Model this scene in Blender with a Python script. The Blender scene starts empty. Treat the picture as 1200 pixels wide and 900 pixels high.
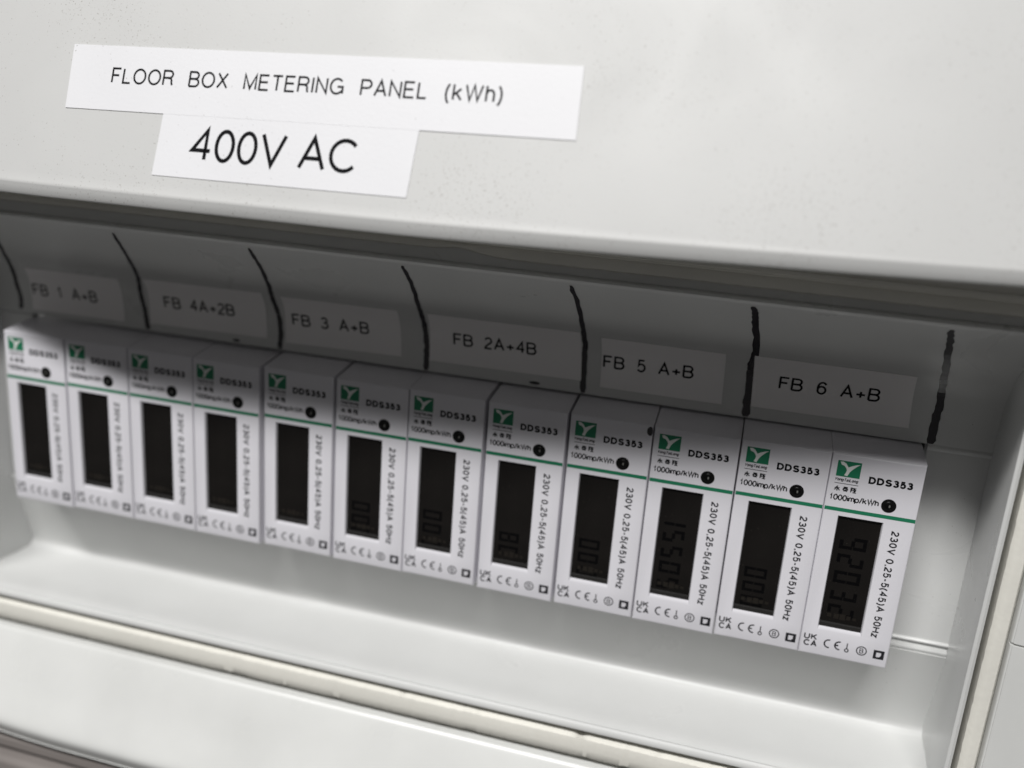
import bpy, bmesh, math, random
import numpy as np
from mathutils import Vector, Matrix
random.seed(7)
SC = bpy.context.scene
COL = SC.collection
MM = 0.001                                    # everything below is written in millimetres

# ------------------------------------------------------------------ camera
cam = bpy.data.cameras.new("camera")
cam_o = bpy.data.objects.new("camera", cam)
COL.objects.link(cam_o)
R = ((0.961358, -0.139974, 0.237063), (0.265704, 0.246361, -0.932045), (0.072059, 0.959017, 0.274032))
cam_o.matrix_world = Matrix.Translation(Vector((177.839, -183.4025, 103.3665)) * MM) @ Matrix(R).to_4x4()
cam.sensor_width = 36.0
cam.lens = 36.0 * 1080.0 / 1200.0
cam.clip_start = 0.005
cam.clip_end = 50.0
cam.dof.use_dof = True
cam.dof.focus_distance = 0.179
cam.dof.aperture_fstop = 8.8
SC.camera = cam_o

# ------------------------------------------------------------------ light
world = bpy.data.worlds.new("World")
SC.world = world
world.use_nodes = True
bg = world.node_tree.nodes["Background"]
bg.inputs[0].default_value = (1.0, 0.985, 0.97, 1)
bg.inputs[1].default_value = 0.076

def area_lamp(name, loc, target, size, power, color):
    l = bpy.data.lights.new(name, 'AREA')
    l.shape = 'RECTANGLE'
    l.size, l.size_y = size
    l.energy = power
    l.color = color
    o = bpy.data.objects.new(name, l)
    COL.objects.link(o)
    o.location = loc
    o.rotation_euler = (Vector(target) - Vector(loc)).to_track_quat('-Z', 'Y').to_euler()
    return o
area_lamp("ceiling_lamp", (-0.05, -1.02, 1.43), (0.12, 0.0, 0.03), (1.1, 0.12), 42.5, (1.0, 0.99, 0.975))

SC.view_settings.view_transform = 'Standard'
SC.view_settings.look = 'None'
SC.view_settings.exposure = 0.0
SC.view_settings.gamma = 1.0

# ------------------------------------------------------------------ materials
def srgb(r, g, b):
    f = lambda c: (c / 255 / 12.92) if c / 255 <= .04045 else ((c / 255 + .055) / 1.055) ** 2.4
    return (f(r), f(g), f(b), 1)

def mat(name, col, rough=.45, spec=.5, mottle=.04, bump=0., bscale=1500, specks=None, smudge=0., coat=0.):
    m = bpy.data.materials.new(name)
    m.use_nodes = True
    nt = m.node_tree
    b = nt.nodes["Principled BSDF"]
    b.inputs["Specular IOR Level"].default_value = spec
    if coat:
        b.inputs["Coat Weight"].default_value = coat
        b.inputs["Coat Roughness"].default_value = .08
    tc = nt.nodes.new("ShaderNodeTexCoord")
    nz = nt.nodes.new("ShaderNodeTexNoise")
    nz.inputs["Scale"].default_value = 45
    nz.inputs["Detail"].default_value = 6
    nt.links.new(tc.outputs["Object"], nz.inputs["Vector"])
    ramp = nt.nodes.new("ShaderNodeValToRGB")
    ramp.color_ramp.elements[0].position = .3
    ramp.color_ramp.elements[1].position = .7
    ramp.color_ramp.elements[0].color = tuple(c * (1 - mottle) for c in col[:3]) + (1,)
    ramp.color_ramp.elements[1].color = tuple(min(1, c * (1 + mottle)) for c in col[:3]) + (1,)
    nt.links.new(nz.outputs["Fac"], ramp.inputs[0])
    out = ramp.outputs[0]
    if specks:                                  # dust and pin-prick dirt, thicker in some places
        scale, thr, dark = specks
        n2 = nt.nodes.new("ShaderNodeTexNoise")
        n2.inputs["Scale"].default_value = scale
        n2.inputs["Detail"].default_value = 1
        nt.links.new(tc.outputs["Object"], n2.inputs["Vector"])
        n3 = nt.nodes.new("ShaderNodeTexNoise")
        n3.inputs["Scale"].default_value = 38
        n3.inputs["Detail"].default_value = 3
        nt.links.new(tc.outputs["Object"], n3.inputs["Vector"])
        ma = nt.nodes.new("ShaderNodeMath"); ma.operation = 'MULTIPLY_ADD'
        nt.links.new(n3.outputs["Fac"], ma.inputs[0])
        ma.inputs[1].default_value = .30
        nt.links.new(n2.outputs["Fac"], ma.inputs[2])
        mr = nt.nodes.new("ShaderNodeMapRange")
        nt.links.new(ma.outputs[0], mr.inputs[0])
        mr.inputs[1].default_value = thr
        mr.inputs[2].default_value = thr + .045
        mr.inputs[3].default_value = 0
        mr.inputs[4].default_value = .6
        mx = nt.nodes.new("ShaderNodeMix"); mx.data_type = 'RGBA'
        nt.links.new(mr.outputs[0], mx.inputs[0])
        nt.links.new(out, mx.inputs[6])
        mx.inputs[7].default_value = dark
        out = mx.outputs[2]
    nt.links.new(out, b.inputs["Base Color"])
    if smudge:                                  # handling marks change the gloss
        n4 = nt.nodes.new("ShaderNodeTexNoise")
        n4.inputs["Scale"].default_value = 28
        n4.inputs["Detail"].default_value = 8
        n4.inputs["Distortion"].default_value = 1.2
        nt.links.new(tc.outputs["Object"], n4.inputs["Vector"])
        mr2 = nt.nodes.new("ShaderNodeMapRange")
        mr2.inputs[1].default_value = .3; mr2.inputs[2].default_value = .7
        mr2.inputs[3].default_value = rough - smudge; mr2.inputs[4].default_value = rough + smudge
        nt.links.new(n4.outputs["Fac"], mr2.inputs[0])
        nt.links.new(mr2.outputs[0], b.inputs["Roughness"])
    else:
        b.inputs["Roughness"].default_value = rough
    if bump:
        n5 = nt.nodes.new("ShaderNodeTexNoise")
        n5.inputs["Scale"].default_value = bscale
        n5.inputs["Detail"].default_value = 4
        nt.links.new(tc.outputs["Object"], n5.inputs["Vector"])
        bp = nt.nodes.new("ShaderNodeBump")
        bp.inputs["Strength"].default_value = bump
        bp.inputs["Distance"].default_value = .0002
        nt.links.new(n5.outputs["Fac"], bp.inputs["Height"])
        nt.links.new(bp.outputs["Normal"], b.inputs["Normal"])
    return m

GREY_DIRT = srgb(118, 112, 104)
M = {}
M['cover'] = mat("grey_cover_plastic", (.505, .506, .50, 1), .48, .5, .02, .05, 2600, (3300, .856, GREY_DIRT), .08)
M['tray'] = mat("grey_tray_plastic", (.60, .605, .597, 1), .33, .5, .03, .03, 1200, (2400, .955, GREY_DIRT), .08)
M['frame'] = mat("grey_frame_plastic", (.61, .615, .603, 1), .34, .5, .05, .04, 1500, None, .1)
M['gasket'] = mat("cream_foam", (.70, .685, .63, 1), .8, .3, .05, .25, 1100)
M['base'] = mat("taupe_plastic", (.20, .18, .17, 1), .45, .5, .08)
M['wall'] = mat("wall_paint", (.45, .45, .44, 1), .8, .3, .03)
M['meter'] = mat("white_meter_plastic", (.68, .67, .71, 1), .34, .5, .015, .03, 2500)
M['sticker'] = mat("white_sticker", (.66, .66, .68, 1), .5, .4, .02, .10, 1600, (2600, .925, srgb(120, 116, 112)))
M['circuit'] = mat("white_sticker_matt", (.86, .84, .84, 1), .7, .2, .02, .06, 1600)
M['ink'] = mat("black_print", (.006, .006, .007, 1), .7, .08, 0)
M['grey_ink'] = mat("grey_print", (.018, .018, .021, 1), .7, .1, 0)
M['green'] = mat("green_print", (.012, .17, .085, 1), .45, .4, .02)
M['white_ink'] = mat("white_print", (.68, .70, .68, 1), .5, .4, 0)
M['marker'] = mat("marker_ink", (.009, .006, .010, 1), .16, .8, .1)
M['lcd'] = mat("lcd_glass", (.0080, .0070, .0064, 1), .17, .4, .5, 0, 0, (1500, .915, srgb(110, 105, 95)))
M['lcd_edge'] = mat("lcd_edge_plastic", (.022, .021, .020, 1), .25, .4, .1)
M['segment'] = mat("lcd_segment", (.0016, .0015, .0019, 1), .35, .2, 0)
M['contact'] = mat("lcd_contact", (.017, .0145, .012, 1), .35, .3, .4)
M['glint'] = mat("led_glint", (.16, .16, .15, 1), .3, .6, 0)  # pale colour that imitates a highlight on the lens
M['black'] = mat("black_plastic", (.004, .004, .004, 1), .5, .2, 0)
M['lens'] = mat("led_lens", (.003, .003, .003, 1), .35, .2, 0)
M['inside'] = mat("inside_dark", (.10, .10, .10, 1), .7, .3, 0)

# ------------------------------------------------------------------ helpers
def link(name, verts, faces, m, parent=None, smooth=False, auto=None):
    me = bpy.data.meshes.new(name)
    me.from_pydata([tuple(c * MM for c in v) for v in verts], [], faces)
    me.materials.append(m)
    bm = bmesh.new(); bm.from_mesh(me)
    bmesh.ops.recalc_face_normals(bm, faces=bm.faces)
    bm.to_mesh(me); bm.free()
    if smooth:
        me.shade_smooth()
        if auto: me.set_sharp_from_angle(angle=math.radians(auto))
    o = bpy.data.objects.new(name, me)
    COL.objects.link(o)
    if parent: o.parent = parent
    return o

def flat_link(name, verts, faces, m, parent=None):
    """print and ink: keep the winding, no recalculation"""
    me = bpy.data.meshes.new(name)
    me.from_pydata([tuple(c * MM for c in v) for v in verts], [], faces)
    me.materials.append(m)
    o = bpy.data.objects.new(name, me)
    COL.objects.link(o)
    if parent: o.parent = parent
    return o

def bevel(o, w, seg=2, angle=35):
    md = o.modifiers.new("bevel", 'BEVEL')
    md.width = w * MM; md.segments = seg
    md.limit_method = 'ANGLE'; md.angle_limit = math.radians(angle)
    md.harden_normals = False
    o.data.shade_smooth(); o.data.set_sharp_from_angle(angle=math.radians(50))

class MB:
    def __init__(s): s.v = []; s.f = []
    def add(s, v, f):
        k = len(s.v); s.v += [tuple(map(float, q)) for q in v]; s.f += [tuple(i + k for i in q) for q in f]
    def box(s, x0, x1, y0, y1, z0, z1):
        s.add([(x, y, z) for x in (x0, x1) for y in (y0, y1) for z in (z0, z1)],
              [(0, 1, 3, 2), (4, 6, 7, 5), (0, 4, 5, 1), (2, 3, 7, 6), (0, 2, 6, 4), (1, 5, 7, 3)])
    def sweep(s, sections, closed=True, caps=True):
        n = len(sections[0]); k = len(s.v)
        for q in sections: s.v += [tuple(map(float, a)) for a in q]
        for i in range(len(sections) - 1):
            for j in range(n if closed else n - 1):
                a, b = k + i * n + j, k + i * n + (j + 1) % n
                s.f.append((a, b, b + n, a + n))
        if closed and caps:
            s.f.append(tuple(k + j for j in range(n)))
            s.f.append(tuple(k + (len(sections) - 1) * n + j for j in range(n)))

def tag(o, label=None, cat=None, group=None, kind=None):
    if label: o['label'] = label
    if cat: o['category'] = cat
    if group: o['group'] = group
    if kind: o['kind'] = kind
    return o

def empty(name, loc=(0, 0, 0)):
    o = bpy.data.objects.new(name, None)
    o.empty_display_size = .01
    o.location = Vector(loc) * MM
    COL.objects.link(o)
    return o

# ------------------------------------------------------------------ lettering (outline data, no font file)
# every character is a set of pen strokes in a box of cap height 100: (width, [path, ...]); a path is a
# list of points and arcs ('a', cx, cy, rx, ry, from, to)
G = {
 'A': (66, [[(0, 0), (33, 100), (66, 0)], [(11, 33), (55, 33)]]),
 'B': (60, [[(0, 0), (0, 100), (34, 100), ('a', 34, 76, 22, 24, 90, -90), (0, 52)], [(34, 52), ('a', 35, 26, 25, 26, 90, -90), (0, 0)]]),
 'C': (68, [[('a', 37, 50, 37, 50, 42, 318)]]),
 'D': (64, [[(0, 0), (0, 100), (28, 100), ('a', 28, 50, 36, 50, 90, -90), (0, 0)]]),
 'E': (56, [[(54, 100), (0, 100), (0, 0), (56, 0)], [(0, 53), (50, 53)]]),
 'F': (52, [[(52, 100), (0, 100), (0, 0)], [(0, 52), (44, 52)]]),
 'G': (74, [[('a', 38, 50, 38, 50, 42, 322)], [(42, 47), (74, 47), (74, 2)]]),
 'H': (60, [[(0, 0), (0, 100)], [(60, 0), (60, 100)], [(0, 53), (60, 53)]]),
 'I': (4, [[(2, 0), (2, 100)]]),
 'K': (62, [[(0, 0), (0, 100)], [(58, 100), (0, 38)], [(22, 61), (62, 0)]]),
 'L': (48, [[(0, 100), (0, 0), (48, 0)]]),
 'M': (72, [[(0, 0), (0, 100), (36, 6), (72, 100), (72, 0)]]),
 'N': (60, [[(0, 0), (0, 100), (60, 0), (60, 100)]]),
 'O': (76, [[('a', 38, 50, 38, 50, 0, 360)]]),
 'P': (58, [[(0, 0), (0, 100), (34, 100), ('a', 34, 74, 24, 26, 90, -90), (0, 48)]]),
 'R': (62, [[(0, 0), (0, 100), (36, 100), ('a', 36, 75, 23, 25, 90, -90), (0, 50)], [(36, 50), (48, 46), (54, 36), (56, 14), (61, 0)]]),
 'S': (60, [[('a', 30, 75, 27, 25, 18, 262), ('a', 30, 25, 30, 25, 82, -164)]]),
 'T': (60, [[(0, 100), (60, 100)], [(30, 100), (30, 0)]]),
 'U': (58, [[(0, 100), (0, 30), ('a', 29, 30, 29, 30, 180, 360), (58, 100)]]),
 'V': (64, [[(0, 100), (32, 0), (64, 100)]]),
 'W': (92, [[(0, 100), (24, 0), (46, 100), (68, 0), (92, 100)]]),
 'X': (62, [[(0, 0), (60, 100)], [(2, 100), (62, 0)]]),
 'Y': (62, [[(0, 100), (31, 44), (62, 100)], [(31, 44), (31, 0)]]),
 '0': (48, [[('a', 24, 50, 24, 50, 0, 360)]]),
 '1': (44, [[(6, 74), (18, 79), (26, 100), (26, 0)]]),
 '2': (48, [[('a', 24, 72, 22, 28, 168, -32), (12, 26), (3, 12), (0, 0), (48, 0)]]),
 '3': (48, [[('a', 23, 75, 20, 25, 160, -90), (18, 50)], [(23, 51), ('a', 23, 26, 25, 26, 90, -160)]]),
 '4': (52, [[(38, 0), (38, 100), (0, 30), (52, 30)]]),
 '5': (48, [[(43, 100), (9, 100), (4, 49), ('a', 23, 33, 25, 33, 122, -148)]]),
 '6': (48, [[('a', 24, 31, 24, 31, 0, 360)], [('a', 27, 50, 27, 50, 38, 195)]]),
 'a': (44, [[('a', 20, 52, 18, 20, 165, 0), (38, 10), (43, 0)], [('a', 19, 20, 19, 20, 0, 360)]]),
 'g': (46, [[('a', 22, 36, 22, 36, 0, 360)], [(44, 72), (44, -8), ('a', 22, -8, 22, 20, 0, -160)]]),
 'h': (42, [[(0, 0), (0, 100)], [(0, 44), ('a', 21, 46, 21, 27, 180, 0), (42, 0)]]),
 'i': (4, [[(2, 0), (2, 72)], [(2, 90), (2, 101)]]),
 'k': (46, [[(0, 0), (0, 100)], [(42, 72), (0, 30)], [(15, 46), (46, 0)]]),
 'm': (70, [[(0, 0), (0, 72)], [(0, 46), ('a', 17.5, 50, 17.5, 22, 180, 0), (35, 0)], [(35, 46), ('a', 52.5, 50, 17.5, 22, 180, 0), (70, 0)]]),
 'n': (42, [[(0, 0), (0, 72)], [(0, 44), ('a', 21, 46, 21, 27, 180, 0), (42, 0)]]),
 'o': (46, [[('a', 23, 36, 23, 36, 0, 360)]]),
 'p': (48, [[(0, -28), (0, 72)], [('a', 24, 36, 24, 36, 0, 360)]]),
 'z': (42, [[(0, 72), (40, 72), (0, 0), (42, 0)]]),
 '(': (18, [[('a', 40, 38, 40, 76, 125, 235)]]),
 ')': (18, [[('a', -22, 38, 40, 76, 55, -55)]]),
 '/': (30, [[(0, -3), (30, 103)]]),
 ',': (8, [[(5, 8), (5, -4), (1, -18)]]),
 '-': (28, [[(0, 37), (28, 37)]]),
 '+': (52, [[(0, 36), (52, 36)], [(26, 10), (26, 62)]]),
 ' ': (24, []),
 '永': (100, [[(45, 105), (55, 92)], [(25, 78), (52, 78), (52, 4), (38, 10)], [(8, 55), (38, 55), (6, 12)], [(88, 70), (58, 50)], [(54, 62), (96, 6)]]),
 '泰': (100, [[(15, 95), (85, 95)], [(20, 80), (80, 80)], [(8, 64), (92, 64)], [(50, 106), (36, 64), (6, 34)], [(58, 64), (94, 34)], [(50, 48), (50, 0)], [(20, 36), (34, 26)], [(18, 6), (42, 22)], [(80, 36), (56, 22), (84, 4)]]),
 '隆': (100, [[(8, 0), (8, 100), (32, 100), (20, 62), (32, 44), (20, 30)], [(58, 106), (42, 82)], [(54, 94), (84, 94), (44, 56)], [(50, 80), (94, 56)], [(46, 46), (92, 46)], [(54, 30), (90, 30)], [(40, 0), (98, 0)], [(68, 56), (68, 0)]]),
}
def stroke(P, t, closed):
    """a ribbon of width t along the polyline P, mitred at the corners"""
    P = [np.array(q, float) for q in P]; n = len(P); V = []; F = []
    for i in range(n):
        a = P[(i - 1) % n] if (closed or i > 0) else None
        b = P[(i + 1) % n] if (closed or i < n - 1) else None
        d1 = None if a is None else (P[i] - a) / max(1e-9, np.linalg.norm(P[i] - a))
        d2 = None if b is None else (b - P[i]) / max(1e-9, np.linalg.norm(b - P[i]))
        if d1 is None: d1 = d2
        if d2 is None: d2 = d1
        m = np.array((-(d1[1] + d2[1]), d1[0] + d2[0])); l = np.linalg.norm(m)
        m = np.array((-d1[1], d1[0])) if l < 1e-6 else m / l
        k = min(2.6, 1 / max(.2, float(np.dot(m, (-d1[1], d1[0])))))
        V += [tuple(P[i] + m * t / 2 * k), tuple(P[i] - m * t / 2 * k)]
    for i in range(n if closed else n - 1):
        j = (i + 1) % n
        F.append((2 * i, 2 * i + 1, 2 * j + 1, 2 * j))
    return V, F

def text2d(body, cap, width=None, weight=10, slant=0.0, gap=24, space=24, squeeze=1.0):
    """flat lettering: verts (x, y) in mm with the baseline at y = 0; weight = stroke width in % of cap height"""
    items = []; x = 0.0
    for ch in body:
        w, paths = G[ch]
        if ch == ' ': x += space; continue
        for path in paths:
            P = []
            for q in path:
                if q[0] == 'a':
                    _, cx, cy, rx, ry, a0, a1 = q
                    n = max(5, int(abs(a1 - a0) / 15))
                    for i in range(n + 1):
                        a = math.radians(a0 + (a1 - a0) * i / n)
                        P.append((cx + rx * math.cos(a), cy + ry * math.sin(a)))
                else: P.append(q)
            Q = [P[0]]
            for q in P[1:]:
                if math.hypot(q[0] - Q[-1][0], q[1] - Q[-1][1]) > .4: Q.append(q)
            closed = len(Q) > 4 and math.hypot(Q[0][0] - Q[-1][0], Q[0][1] - Q[-1][1]) < 1
            if closed: Q.pop()
            items.append(([(x + (a + b * slant) * squeeze, weight / 2 + b * (100 - weight) / 100) for a, b in Q], closed))
        x += w * squeeze + gap
    allx = [q[0] for P, c in items for q in P]
    x0, x1 = min(allx) - weight / 2, max(allx) + weight / 2
    k = cap / 100.0
    sx = k if width is None else width / (x1 - x0)
    V = []; F = []
    for P, c in items:
        v, f = stroke([((a - x0) * sx / k, b) for a, b in P], weight, c)
        n = len(V)
        V += [(a * k, b * k) for a, b in v]
        F += [tuple(i + n for i in q) for q in f]
    return V, F

def ring2d(cx, cy, r0, r1, a0=0, a1=360, n=28):
    V = []; F = []
    for i in range(n + 1):
        a = math.radians(a0 + (a1 - a0) * i / n)
        V += [(cx + r0 * math.cos(a), cy + r0 * math.sin(a)), (cx + r1 * math.cos(a), cy + r1 * math.sin(a))]
    for i in range(n): F.append((2 * i, 2 * i + 1, 2 * i + 3, 2 * i + 2))
    return V, F

def rect2d(x0, x1, y0, y1): return [(x0, y0), (x1, y0), (x1, y1), (x0, y1)], [(0, 1, 2, 3)]

def tri_poly(P):
    from mathutils.geometry import tessellate_polygon
    F = tessellate_polygon([[Vector((a, b, 0)) for a, b in P]])
    return list(P), [tuple(f) for f in F]

# ------------------------------------------------------------------ the wall behind
wl = MB(); wl.box(-900, 1100, 78, 90, -700, 900)
tag(link('wall', wl.v, wl.f, M['wall']), kind='structure')

# ------------------------------------------------------------------ the board
board = tag(empty('distribution_board', (109, 78, -110)),
            'pale grey plastic distribution board with a recessed window holding a row of meters', 'distribution board')
BO = Vector((109, 78, -110))
def bpart(name, mb, m, parent=board, smooth=False, auto=None):
    o = link(name, mb.v, mb.f, m, None, smooth, auto)
    o.parent = parent
    o.matrix_parent_inverse = Matrix.Translation(-BO * MM)
    return o

XL, XR = -10.5, 228.3
def catmull(P, n=6):
    P = np.array(P, float); out = []
    Q = np.vstack([2 * P[0] - P[1], P, 2 * P[-1] - P[-2]])
    for i in range(1, len(Q) - 2):
        for j in range(n):
            t = j / n; a, b, c, d = Q[i - 1:i + 3]
            out.append(.5 * ((2 * b) + (-a + c) * t + (2 * a - 5 * b + 4 * c - d) * t * t + (-a + 3 * b - 3 * c + d) * t ** 3))
    out.append(P[-1]); return np.array(out)
PROF = catmull([(9.5, 46.8), (9.5, 50), (9.2, 53), (8.3, 57), (6.5, 60), (3.5, 63.3), (-1, 67.5), (-6, 71.2), (-10, 74)])
SLEN = np.concatenate([[0], np.cumsum(np.linalg.norm(np.diff(PROF, axis=0), axis=1))])
def on_tray(x, s, lift=0.0):
    if s <= 0: y, z = 9.5, 46.8 + s; n = np.array((-1., 0.))
    else:
        y = np.interp(s, SLEN, PROF[:, 0]); z = np.interp(s, SLEN, PROF[:, 1])
        e = .6
        d = np.array((np.interp(min(s + e, SLEN[-1]), SLEN, PROF[:, 0]) - np.interp(max(s - e, 0), SLEN, PROF[:, 0]),
                      np.interp(min(s + e, SLEN[-1]), SLEN, PROF[:, 1]) - np.interp(max(s - e, 0), SLEN, PROF[:, 1])))
        d /= np.linalg.norm(d); n = np.array((-d[1], d[0]))
    return (x, y + n[0] * lift, z + n[1] * lift)

tr = MB()
top = [tuple(q) for q in PROF]                                    # upper hollow, from the slot up to the rim
sec = [(11.5, 47.6), (11.5, 46.8)] + top + [(-10.6, 74.45), (-10.9, 74.9), (-10.6, 75.3), (-9.6, 75.5), (-4, 75.5), (2, 72.5), (9, 64), (11.5, 60)]
xs = np.linspace(XL - 3, XR + 1.2, 40)
tr.sweep([[(x, y, z) for y, z in sec] for x in xs])
low = catmull([(9.5, .3), (10.6, -3), (12.8, -10), (14.7, -16.0), (15.7, -20.0), (15.8, -21.7), (15.0, -22.7), (13.0, -23.05), (7, -23.05), (0, -22.9), (-5.5, -22.55), (-8.7, -22.7)], 7)
sec = [tuple(q) for q in low] + [(-9.1, -22.0), (-9.7, -21.75), (-10.3, -21.95), (-10.6, -22.5), (-10.5, -23.2), (-9.9, -23.5), (-4, -24), (6, -24.4), (16, -24.4), (18, -21), (14.6, -10), (12, .3)]
tr.sweep([[(x, y, z) for y, z in sec] for x in xs])
# side walls with a rounded rim
def side(xa, sgn):
    sec = [(xa + sgn * .2, 19), (xa, 9), (xa - sgn * .5, 2), (xa - sgn * 1.2, -9.6), (xa - sgn * 1.1, -10.3), (xa - sgn * .6, -10.6), (xa - sgn * .05, -10.3),
           (xa + sgn * .1, -9.6), (xa + sgn * .5, -3), (xa + sgn * 1.6, 19)]
    tr.sweep([[(x, y, z) for x, y in sec] for z in (-23.4, 20, 75.2)])
side(XR, 1)
# left wall, flaring a little towards the rim
sec = [(XL + .2, 19), (XL, 9), (XL - .9, 2), (XL - 2.6, -9.6), (XL - 3.1, -10.4), (XL - 3.9, -9.8), (XL - 3.4, 19)]
tr.sweep([[(x - (.0 if z > -10 else .6), y, z) for x, y in sec] for z in (-23.3, -20, 20, 75.2)])
tray = bpart('inner_tray', tr, M['tray'], smooth=True, auto=40)

# blanking strip beside the meters, with the thin ridges of the slot edge
for x0, x1 in ((216.2, 228.6), (-10.6, -.3)):
    bk = MB(); bk.box(x0, x1, 10.2, 12.5, .8, 46.5)
    o = bpart('blanking_strip', bk, M['tray']); bevel(o, .3)
for z0, z1, crest in ((45.4, 46.75, 46.1), (.35, 1.75, 1.05), (2.55, 3.35, 2.95)):
    rg = MB()
    rg.sweep([[(x, 10.5, z0), (x, 9.85, z0), (x, 9.6, crest - .12), (x, 9.6, crest + .12), (x, 9.85, z1), (x, 10.5, z1)] for x in (216.3, 228.3)])
    bpart('slot_ridge', rg, M['tray'])

# dark space behind the slot
ds = MB(); ds.box(-12, 230, 40, 42, -6, 54)
bpart('back_panel', ds, M['inside'])

# foam gasket in its groove round the window
gk = MB()
NOTCH = [(random.uniform(60, 225), random.uniform(.5, 1.6), random.uniform(.25, .6)) for _ in range(16)]
def foam(n, f, jit, notch=False):
    secs = []
    for i in range(n):
        t = i / (n - 1)
        j = [random.gauss(0, jit) for _ in range(4)]
        if notch:
            for k, (c, w, d) in enumerate(NOTCH):
                g = d * math.exp(-(((-24 + 260 * t) - c) / w) ** 2)
                if k % 3: j[0] += g * (.6 + random.random() * .5); j[1] += g * .3
                else: j[3] -= g * .8
        secs.append(f(t, j))
    gk.sweep(secs)
foam(640, lambda t, j: [(-24 + 260 * t, 0, -30.2), (-24 + 260 * t, -9.9, -30.3 + j[0]), (-24 + 260 * t, -10.6, -29.6 + j[1]), (-24 + 260 * t, -11.0 + j[2] * .5, -27.6),
                        (-24 + 260 * t, -10.6, -25.3 + j[1]), (-24 + 260 * t, -9.9, -24.9 + j[3]), (-24 + 260 * t, 0, -24.9)], .045, True)
foam(110, lambda t, j: [(229.7, 0, -24 + 112 * t), (229.6 + j[0], -9.6, -24 + 112 * t), (230.2, -10.2, -24 + 112 * t), (231.0, -10.4 + j[2] * .5, -24 + 112 * t),
                        (232.3, -10.2, -24 + 112 * t), (232.75 + j[3] * .4, -9.6, -24 + 112 * t), (232.8, 0, -24 + 112 * t)], .025)
def drop(x): return .75 / (1 + math.exp(-(x - 126) / 2.2)) - .55 * math.exp(-((x - 121) / 4.0) ** 2)
foam(200, lambda t, j: [(-24 + 260 * t, 0, 77.9 - drop(-24 + 260 * t)), (-24 + 260 * t, -10.0, 77.95 - drop(-24 + 260 * t) + j[0]), (-24 + 260 * t, -10.6, 78.3 - drop(-24 + 260 * t) + j[1]), (-24 + 260 * t, -10.7 + j[2] * .4, 78.9 - drop(-24 + 260 * t) * .5),
                        (-24 + 260 * t, -10.3, 79.6), (-24 + 260 * t, -11.2, 80.0), (-24 + 260 * t, -11.2, 82.5), (-24 + 260 * t, 0, 82.6)], .035)
gk.sweep([[(x, -11.1, 80.5 - drop(x) * .3), (x, -11.7, 80.7 - drop(x) * .3), (x, -11.7, 81.1), (x, -11.1, 81.3)] for x in np.linspace(-24, 232, 60)])
bpart('foam_gasket', gk, M['gasket'], smooth=True, auto=40)
gb = MB()
gb.box(-26, 236, -5.4, -3.0, -31.4, -23.8)
gb.box(229.2, 234, -3.5, -2.5, -23.7, 84)
gb.box(-26, 229, -9.3, -3.5, 75.55, 84)
bpart('gasket_groove', gb, M['frame'])

# outer frame: lower flare, right-hand flare
fr = MB()
lowf = catmull([(-5, -31.5), (-10.4, -31.5), (-11.2, -31.7), (-12.0, -32.6), (-14.5, -36.6), (-18, -42.6), (-21, -47.4), (-22.6, -50.2), (-22.8, -51.8), (-22.2, -53.4), (-21.4, -55.0), (-20.6, -55.4), (-12, -55.4)], 4)
secs = []
for x in np.linspace(-60, 330, 60):
    c = 0.0
    if x < 30: c = .0016 * (30 - x) ** 2 * 1.2              # the corner of the box begins to curve up
    secs.append([(x, y, z + c * max(0, min(1, (-30 - z) / 25))) for y, z in lowf] + [(x, 20, -56), (x, 20, -31.5)])
fr.sweep(secs)
rf = catmull([(233.0, -5), (233.05, -10.3), (233.4, -11.0), (234.2, -11.4), (240, -12.3), (248, -14), (256, -18), (259, -23)], 4)
fr.sweep([[(x, y, z) for x, y in rf] + [(259, 20, z), (233.0, 20, z)] for z in (-31.3, 16.6)])
fr.sweep([[(x, y, z) for x, y in rf] + [(259, 20, z), (233.0, 20, z)] for z in (17.1, 86)])
fr.sweep([[(x, y + .5, z) for x, y in rf] + [(258.5, 20, z), (233.2, 20, z)] for z in (16.5, 17.2)])
bpart('outer_frame', fr, M['frame'], smooth=True, auto=40)

# lower base of the box, just visible under the flare
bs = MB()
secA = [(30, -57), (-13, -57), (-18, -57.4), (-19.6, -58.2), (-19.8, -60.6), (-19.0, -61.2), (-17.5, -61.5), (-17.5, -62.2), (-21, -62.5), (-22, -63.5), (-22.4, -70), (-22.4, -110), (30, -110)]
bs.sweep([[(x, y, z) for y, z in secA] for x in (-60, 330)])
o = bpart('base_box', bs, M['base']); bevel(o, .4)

# ------------------------------------------------------------------ the sloping front cover above the window
def off(x): return (5.5 * ((x - 108) / 105) ** 2 if x > 108 else 0) + (6.5 * ((52 - x) / 44) ** 2 if x < 52 else 0)
def cover_y(x, z): return -36 + off(x) + .353 * (z - 90)
def z_crease(x): return 85.67 + (1.55 * ((x - 110) / 100) ** 1.25 if x > 110 else 0)
def z_lip(x): return 83.3 + (1.6 * ((x - 118) / 98) ** 1.15 if x > 118 else 0)
cv = MB(); secs = []
for x in np.linspace(-60, 300, 91):
    zc, zl = z_crease(x), z_lip(x)
    yc = cover_y(x, zc)
    s = [(x, cover_y(x, z), z) for z in (175, 150, 135, 120, 110, 100, 94, 90, 87.8)]
    s += [(x, cover_y(x, zc + .5), zc + .5), (x, yc - .02, zc + .14), (x, yc + .0, zc - .15), (x, yc + .03, zc - .6)]
    s += [(x, yc + .12, zl + .65), (x, yc + .32, zl + .22), (x, yc + .75, zl + .02), (x, yc + 1.8, zl), (x, yc + 3, zl + .1)]
    s += [(x, 4 + 0 * x, zl + .3), (x, 60, zl + 4), (x, 60, 175)]
    secs.append(s)
cv.sweep(secs)
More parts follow.
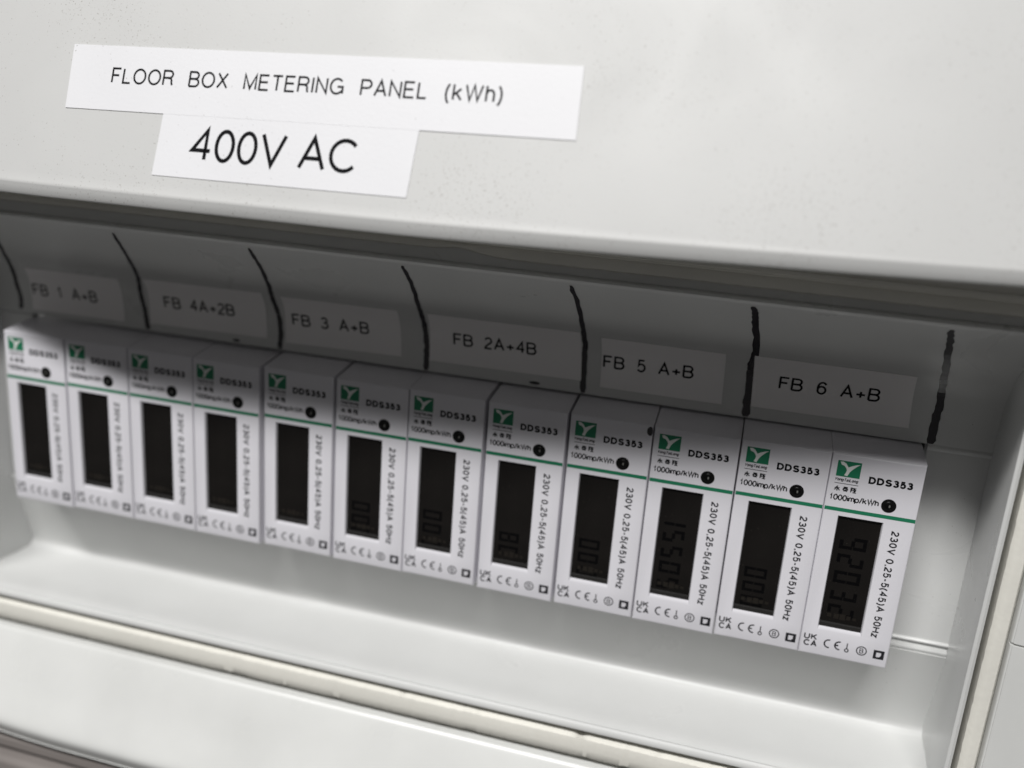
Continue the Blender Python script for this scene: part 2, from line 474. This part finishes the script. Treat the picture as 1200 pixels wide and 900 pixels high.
bpart('front_cover', cv, M['cover'], smooth=True, auto=38)

# ------------------------------------------------------------------ stickers
def on_cover(x, z, lift=0.0):
    y = cover_y(x, z); e = .5
    n = np.array((off(x + e) - off(x - e), -2 * e, .353 * 2 * e)); n /= np.linalg.norm(n)
    return tuple(np.array((x, y, z)) + n * lift)

def sticker(name, surf, corners, m, nu, nv, base, thick=.12):
    """corners TL, TR, BR, BL in surface coordinates; returns the thing"""
    TL, TR, BR, BL = [np.array(c, float) for c in corners]
    root = empty(name, surf(*((TL + TR + BR + BL) / 4), 0))
    mb = MB(); n = nu + 1
    for lift in (base + thick, base):
        for j in range(nv + 1):
            for i in range(n):
                u, v = i / nu, j / nv
                q = (TL * (1 - u) + TR * u) * (1 - v) + (BL * (1 - u) + BR * u) * v
                mb.v.append(tuple(map(float, surf(q[0], q[1], lift))))
    k = n * (nv + 1)
    for j in range(nv):
        for i in range(nu):
            a = j * n + i
            mb.f.append((a, a + 1, a + n + 1, a + n)); mb.f.append((k + a, k + a + n, k + a + n + 1, k + a + 1))
    ed = [i for i in range(n)] + [j * n + nu for j in range(1, nv + 1)] + [nv * n + i for i in range(nu - 1, -1, -1)] + [j * n for j in range(nv - 1, 0, -1)]
    for a, b in zip(ed, ed[1:] + ed[:1]): mb.f.append((a, b, k + b, k + a))
    o = link('sticker', mb.v, mb.f, m, None, True, 30)
    o.parent = root; o.matrix_parent_inverse = Matrix.Translation(-root.location)
    return root

def write(root, surf, body, p0, p1, cap, lift, m=None, weight=10, space=40, gap=24):
    """lettering from baseline point p0 to p1 in surface coordinates"""
    p0 = np.array(p0, float); p1 = np.array(p1, float)
    d = p1 - p0; L = np.linalg.norm(d); d /= L; up = np.array((-d[1], d[0]))
    V, F = text2d(body, cap, L, weight, space=space, gap=gap)
    P = [surf(*(p0 + d * a + up * b), lift) for a, b in V]
    o = flat_link('lettering', P, F, m or M['ink'])
    o.parent = root; o.matrix_parent_inverse = Matrix.Translation(-root.location)
    return o

t = sticker('title_label', on_cover, [(49.29, 111.18), (146.3, 112.69), (146.81, 100.98), (49.82, 99.72)], M['sticker'], 40, 4, .02)
write(t, on_cover, 'FLOOR BOX METERING PANEL (kWh)', (58.6, 104.62), (133.5, 105.95), 2.85, .17, weight=12.5, space=88)
tag(t, 'long white title sticker reading FLOOR BOX METERING PANEL (kWh) on the front cover', 'label')
t = sticker('voltage_label', on_cover, [(70.74, 100.5), (120.03, 101.2), (119.65, 89.62), (70.58, 89.28)], M['sticker'], 24, 4, .02, .10)
write(t, on_cover, '400V AC', (77.5, 92.35), (109.64, 92.6), 5.75, .15, weight=12, space=30, gap=17)
tag(t, 'shorter white sticker reading 400V AC in large letters under the title sticker', 'label')

FB = [('FB 1 A+B', [(1.0, 13.0), (28.3, 13.1), (28.05, 1.4), (.7, 1.2)], (1.4, 5.2), (20.6, 5.3)),
      ('FB 4A+2B', [(36.0, 14.4), (68.06, 14.9), (67.61, 2.4), (35.43, 1.9)], (40.0, 6.6), (59.4, 6.8)),
      ('FB 3 A+B', [(73.0, 14.5), (102.0, 14.9), (102.08, 2.6), (72.6, 2.0)], (74.6, 6.6), (94.2, 6.9)),
      ('FB 2A+4B', [(109.3, 15.2), (143.8, 15.6), (144.3, 2.9), (108.9, 2.6)], (114.7, 7.2), (134.0, 7.4)),
      ('FB 5 A+B', [(148.4, 14.8), (174.4, 14.7), (174.8, 2.1), (148.6, 2.1)], (148.9, 6.7), (168.3, 6.9)),
      ('FB 6 A+B', [(180.1, 15.4), (211.1, 15.4), (212.0, 2.7), (180.8, 2.6)], (185.7, 7.3), (205.5, 7.4))]
for body, c, a, b in FB:
    t = sticker('circuit_label', on_tray, c, M['circuit'], 6, 14, .02)
    write(t, on_tray, body, a, b, 3.05, .17, weight=14, space=74)
    tag(t, 'white sticker reading %s in the dark upper hollow of the tray' % body, 'label', 'circuit stickers above the meters')

# hand-drawn marker strokes that divide the circuits
MK = [[(4.5, 33), (2.99, 27.94), (-.74, 20.72), (-3.4, 11.2), (-2.95, 3.54), (-3.08, .89)],
      [(40.1, 34.2), (37.05, 24.38), (35.43, 16.35), (33.7, 10.33), (34.1, 4.76), (34.6, .3)],
      [(74.0, 34.6), (72.65, 26.58), (71.35, 18.1), (70.55, 12.72), (71.2, 7.04), (71.04, .2)],
      [(108.9, 34.9), (108.5, 27.7), (107.8, 18.3), (107.8, 13.6), (108.2, 6.7), (108.24, .2)],
      [(143.9, 34.9), (144.3, 27.2), (144.55, 17.65), (144.8, 12), (144.75, 8.2), (144.92, .2)],
      [(178.4, 35.0), (178.9, 31.8), (179.2, 27.3), (180.1, 18), (179.7, 11.7), (179.95, 5.5), (179.96, .2)],
      [(212.4, 35.0), (213.3, 30.1), (215.2, 19.5), (216.5, 10.5), (216.65, 5.6), (216.6, .1)]]
for q in MK:
    c = catmull(q, 7); V = []; F = []
    w0 = .47 + (.12 if q[0][0] > 170 else 0)
    for i, (x, s) in enumerate(c):
        tt = i / (len(c) - 1)
        w = w0 * (.75 + .5 * abs(math.sin(i * .9 + q[0][0])) * .6 + .5 * tt) * (.6 if i in (0, len(c) - 1) else 1)
        jx = random.gauss(0, .06)
        for sg in (-1, 1): V.append(on_tray(x + jx + sg * w, s, .05))
    for i in range(len(c) - 1): F.append((2 * i, 2 * i + 1, 2 * i + 3, 2 * i + 2))
    o = flat_link('marker_line', V, F, M['marker'])
    o.parent = board; o.matrix_parent_inverse = Matrix.Translation(-BO * MM)
for x, s, rx, rz in ((59.3, .8, 1.0, .38), (133.9, .9, 1.3, .42)):
    V = [on_tray(x + rx * math.cos(a), s + rz * math.sin(a) * (1 if math.sin(a) < 0 else .8), .05) for a in np.linspace(0, 2 * math.pi, 16, False)]
    o = flat_link('ink_blot', V, [tuple(range(16))], M['marker'])
    o.parent = board; o.matrix_parent_inverse = Matrix.Translation(-BO * MM)

# ------------------------------------------------------------------ the meters
W = 17.5
def print_layer(name, items, m, parent, y=-.02):
    """items: (verts2d, faces) already in the meter's own x, z"""
    mb = MB()
    for V, F in items: mb.add([(a, y, b) for a, b in V], F)
    return flat_link(name, mb.v, mb.f, m, parent)
def moved(t2, x, z): return [(a + x, b + z) for a, b in t2[0]], t2[1]
def turned(t2, x, z):                                              # reads downwards
    return [(x + b, z - a) for a, b in t2[0]], t2[1]

WX0, WX1, WZ0, WZ1 = 3.15, 11.5, 6.75, 31.6                        # display window
def meter_body():
    mb = MB()
    B = .35
    ox = [0, B, 2.85, WX1 + .3, W - B, W]
    # face as a frame round the window
    zs = [0.0, .45, 5.55, WZ1 + .25, 44.4, 44.8]
    def fy(i, j): return 0.0
    # outer face quads except the window cell
    gx = [B, 2.98, WX1 + .15, W - B]; gz = [.45, 5.95, WZ1 + .2, 44.35]
    idx = {}
    for i, x in enumerate(gx):
        for j, z in enumerate(gz):
            idx[i, j] = len(mb.v); mb.v.append((x, 0, z))
    for i in range(3):
        for j in range(3):
            if (i, j) != (1, 1): mb.f.append((idx[i, j], idx[i + 1, j], idx[i + 1, j + 1], idx[i, j + 1]))
    # window reveal: sloped sill, steep sides
    a = len(mb.v); mb.v += [(WX0, .38, WZ0), (WX1, .38, WZ0), (WX1, .38, WZ1), (WX0, .38, WZ1)]
    b = len(mb.v); mb.v += [(WX0, 2.6, WZ0), (WX1, 2.6, WZ0), (WX1, 2.6, WZ1), (WX0, 2.6, WZ1)]
    o = [idx[1, 1], idx[2, 1], idx[2, 2], idx[1, 2]]
    for k in range(4):
        n = (k + 1) % 4
        mb.f.append((o[k], o[n], a + n, a + k)); mb.f.append((a + k, a + n, b + n, b + k))
    # rounded edge, top slope and sides
    ringf = [idx[i, 0] for i in range(4)] + [idx[3, j] for j in (1, 2, 3)] + [idx[i, 3] for i in (2, 1, 0)] + [idx[0, j] for j in (2, 1)]
    def grow(v, e, y):
        x, _, z = v
        nx = 0 + (B - e) if x < 1 else (W - B + e if x > W - 1 else x)
        nz = (.45 - e * 1.2) if z < 1 else (44.35 + e * 1.25 if z > 44 else z)
        return (nx, y, nz)
    prev = ringf
    for e, y in ((.12, .03), (.25, .12), (.35, .36)):
        k = len(mb.v)
        for v in ringf: mb.v.append(grow(mb.v[v], e, y))
        cur = list(range(k, k + len(ringf)))
        for i in range(len(ringf)):
            j = (i + 1) % len(ringf)
            mb.f.append((prev[i], prev[j], cur[j], cur[i]))
        prev = cur
    for y, dz in ((9.0, 1.35), (32, 1.35)):
        k = len(mb.v)
        for v in prev:
            x, _, z = mb.v[v]
            mb.v.append((x, y, z + (dz if z > 44 and y < 20 else 0)))
        cur = list(range(k, k + len(ringf)))
        for i in range(len(ringf)):
            j = (i + 1) % len(ringf)
            mb.f.append((prev[i], prev[j], cur[j], cur[i]))
        prev = cur
    mb.f.append(tuple(prev))
    return mb

SEG = {'0': 'abcdef', '1': 'bc', '2': 'abged', '3': 'abgcd', '4': 'fgbc', '5': 'afgcd', '6': 'afgedc', '7': 'abc', '8': 'abcdefg', '9': 'abcfgd'}
def digits(s, z_start, w, h, x0, gap):
    """LCD figures turned a quarter clockwise: they read downwards"""
    items = []; t = .26 * w
    m = h / 2
    pos = {'a': (t + .05, w - t - .05, h - t, h), 'g': (t + .05, w - t - .05, m - t / 2, m + t / 2), 'd': (t + .05, w - t - .05, 0, t),
           'f': (0, t, m + .07, h), 'b': (w - t, w, m + .07, h), 'e': (0, t, 0, m - .07), 'c': (w - t, w, 0, m - .07)}
    u = 0
    for ch in s:
        if ch == ' ': u += w + gap; continue
        if ch == '.':
            items.append(turned(rect2d(u - gap * .8, u - gap * .8 + t, 0, t), x0, z_start)); continue
        for k in SEG[ch]:
            items.append(turned(rect2d(pos[k][0] + u, pos[k][1] + u, pos[k][2], pos[k][3]), x0, z_start))
        u += w + gap
    return items

proto = empty('energy_meter')
link('body', *(lambda m: (m.v, m.f))(meter_body()), M['meter'], proto, True, 28)
# display
dp = MB(); dp.box(WX0 + .01, WX1 - .01, .62, 2.5, WZ0 + 1.2, WZ1 - .01)
disp = link('display', dp.v, dp.f, M['lcd'], proto); bevel(disp, .12)
de = MB()
de.sweep([[(x, .55, WZ0 + .01), (x, .55, WZ0 + .9), (x, .48, WZ0 + 1.05), (x, .52, WZ0 + 1.14), (x, .7, WZ0 + 1.18), (x, 2.5, WZ0 + 1.18), (x, 2.5, WZ0 + .01)] for x in (WX0 + .01, WX1 - .01)])
print_layer('contact_strip', [rect2d(WX0 + a, WX0 + b, c, d) for a, b, c, d in ((1.3, 2.1, 9.1, 9.9), (2.6, 3.6, 8.9, 10.0), (3.8, 4.9, 8.8, 10.1), (5.1, 5.9, 9.0, 9.9), (6.3, 7.0, 9.1, 9.7))],
            M['contact'], disp, .598)
link('display_bezel', de.v, de.f, M['lcd_edge'], disp)
print_layer('stripe', [rect2d(.18, W - .18, 32.72, 33.5)], M['green'], proto)
lg = print_layer('logo', [rect2d(1.2, 5.68, 40.1, 43.4)], M['green'], proto)
Y = [(.10, .92), (.22, .95), (.36, .84), (.47, .62), (.62, .74), (.80, .84), (.95, .88), (.82, .74), (.66, .52), (.56, .34), (.48, .06), (.34, .10), (.40, .28), (.42, .44), (.37, .58), (.28, .70), (.17, .74)]
print_layer('emblem', [tri_poly([(1.2 + 4.48 * a, 40.1 + 3.3 * b) for a, b in Y])], M['white_ink'], lg, -.035)
nm = [moved(text2d('YongTaiLong', .66, 4.4, 20, .2), 1.2, 39.15), rect2d(1.2, 5.7, 38.58, 38.7)]
for i, c in enumerate('永泰隆'):
    nm.append(moved(text2d(c, 1.15, 1.22, 17), 1.28 + i * 1.56, 36.95))
print_layer('maker_lettering', nm, M['grey_ink'], lg)
print_layer('model_lettering', [moved(text2d('DDS353', 1.5, 8.25, 25.5, 0, 36), 7.42, 39.45)], M['ink'], proto)
print_layer('pulse_lettering', [moved(text2d('1000imp/kWh', 1.3, 9.4, 18, 0, 17), .7, 35.0)], M['ink'], proto)
print_layer('rating_lettering', [turned(text2d('230V 0,25-5(45)A 50Hz', 1.5, 23.8, 19, 0, 28, 44), 13.42, 30.4)], M['grey_ink'], proto)
ap = [moved(text2d('UK', 1.4, 2.7, 20, gap=30), .62, 3.45), moved(text2d('CA', 1.4, 2.7, 20, gap=30), .75, 1.92)]
def arc(cx, cz, r, t, a0, a1): return ring2d(cx, cz, r - t, r, a0, a1, 18)
ap += [arc(5.75, 3.2, 1.03, .3, 80, 280), arc(7.85, 3.2, 1.03, .3, 80, 280), rect2d(6.95, 7.65, 3.06, 3.35)]
ap += [rect2d(9.25, 9.47, 2.85, 4.15), ring2d(9.36, 2.48, .24, .46)]
ap += [ring2d(12.25, 3.05, .84, 1.06), moved(text2d('B', 1.15, .8, 14), 11.85, 2.47)]
ap += [rect2d(14.6, 16.7, 1.9, 2.35), rect2d(14.6, 16.7, 3.4, 3.9), rect2d(14.6, 15.15, 2.35, 3.4), rect2d(16.1, 16.7, 2.35, 3.4), tri_poly([(15.75, 2.35), (16.1, 2.35), (16.1, 2.75)])]
print_layer('approval_marks', ap, M['grey_ink'], proto)
# pulse lamp: black collar with a small lens
ld = MB(); secs = []
for r, y in ((1.42, .02), (1.42, -.05), (1.34, -.08), (1.05, -.045), (.55, -.03)):
    secs.append([(11.95 + r * math.cos(a), y, 35.5 + r * math.sin(a)) for a in np.linspace(0, 2 * math.pi, 28, False)])
ld.sweep(secs)
led = link('indicator_lamp', ld.v, ld.f, M['black'], proto, True, 50)
ln = MB(); secs = []
for k in range(5):
    a0 = k / 4 * math.pi / 2 * .98
    secs.append([(11.95 +   .93 * math.cos(a0) * math.cos(a), .06 - .26 * math.sin(a0), 35.5 + .93 * math.cos(a0) * math.sin(a)) for a in np.linspace(0, 2 * math.pi, 20, False)])
ln.sweep(secs)
link('lens', ln.v, ln.f, M['lens'], led, True)

gl = MB(); secs = []  # painted glint: a small pale disc on the lens, not a lamp part
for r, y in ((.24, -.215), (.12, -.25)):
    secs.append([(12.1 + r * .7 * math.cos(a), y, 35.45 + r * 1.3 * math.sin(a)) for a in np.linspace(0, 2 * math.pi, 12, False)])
gl.sweep(secs)
link('lens_glint', gl.v, gl.f, M['glint'], led)

DX = [-.14, -.15, -.35, -.71, .11, .31, .02, .38, .55, .31, .06, -.38]
DZ = [-.54, -.16, -.15, -.23, .19, .01, .16, .06, .13, .03, .21, .27]
READ = [None, None, None, None, None, ('000', 15.6), ('000', 16.6), ('80', 14.8), ('000', 16.6), ('155052', 26.0), ('000', 17.0), ('92032', 27.3)]
NAMES = ['leftmost meter of the row, under the start of the FB 1 A+B sticker',
         'second meter from the left, under the end of the FB 1 A+B sticker',
         'meter under the left end of the FB 4A+2B sticker',
         'meter under the right end of the FB 4A+2B sticker, left of a narrow gap',
         'meter under the left half of the FB 3 A+B sticker',
         'meter under the right end of the FB 3 A+B sticker, faint figures in display',
         'meter under the marker stroke between the FB 3 A+B and FB 2A+4B stickers',
         'meter under the middle of the FB 2A+4B sticker, dark gap on both sides',
         'meter with a black ink spot at its top right corner, under FB 5',
         'meter under the FB 5 A+B sticker, display full of faint figures',
         'second meter from the right, under the left end of the FB 6 A+B sticker',
         'rightmost meter, beside the blank strip, with large faint figures in its display']
def copy_tree(o, parent=None):
    c = o.copy(); COL.objects.link(c)
    if parent: c.parent = parent
    for ch in o.children: copy_tree(ch, c)
    return c
meters = [proto] + [copy_tree(proto) for _ in range(11)]
for i, m in enumerate(meters):
    m.location = Vector((i * 18 + DX[i], random.uniform(-.05, .12) if i not in (0, 11) else 0, DZ[i])) * MM
    tag(m, NAMES[i], 'electricity meter', 'energy meters in a row')
    if READ[i]:
        s, z0 = READ[i]
        big = i == 11
        it = digits(s, z0, 2.7 if i in (9, 11) else 2.3, 4.6 if i != 11 else 5.2, 4.3, 1.0 if i != 11 else 1.1)
        d = [c for c in m.children if c.name.startswith('display')][0]
        print_layer('figures', it, M['segment'], d, .6)
V = [(17.0 + .75 * math.cos(a) * (1 if math.cos(a) < 0 else .65), -.03, 43.5 + 1.0 * math.sin(a)) for a in np.linspace(0, 2 * math.pi, 16, False)]
o = flat_link('ink_spot', V, [tuple(range(16))], M['marker'], meters[8])
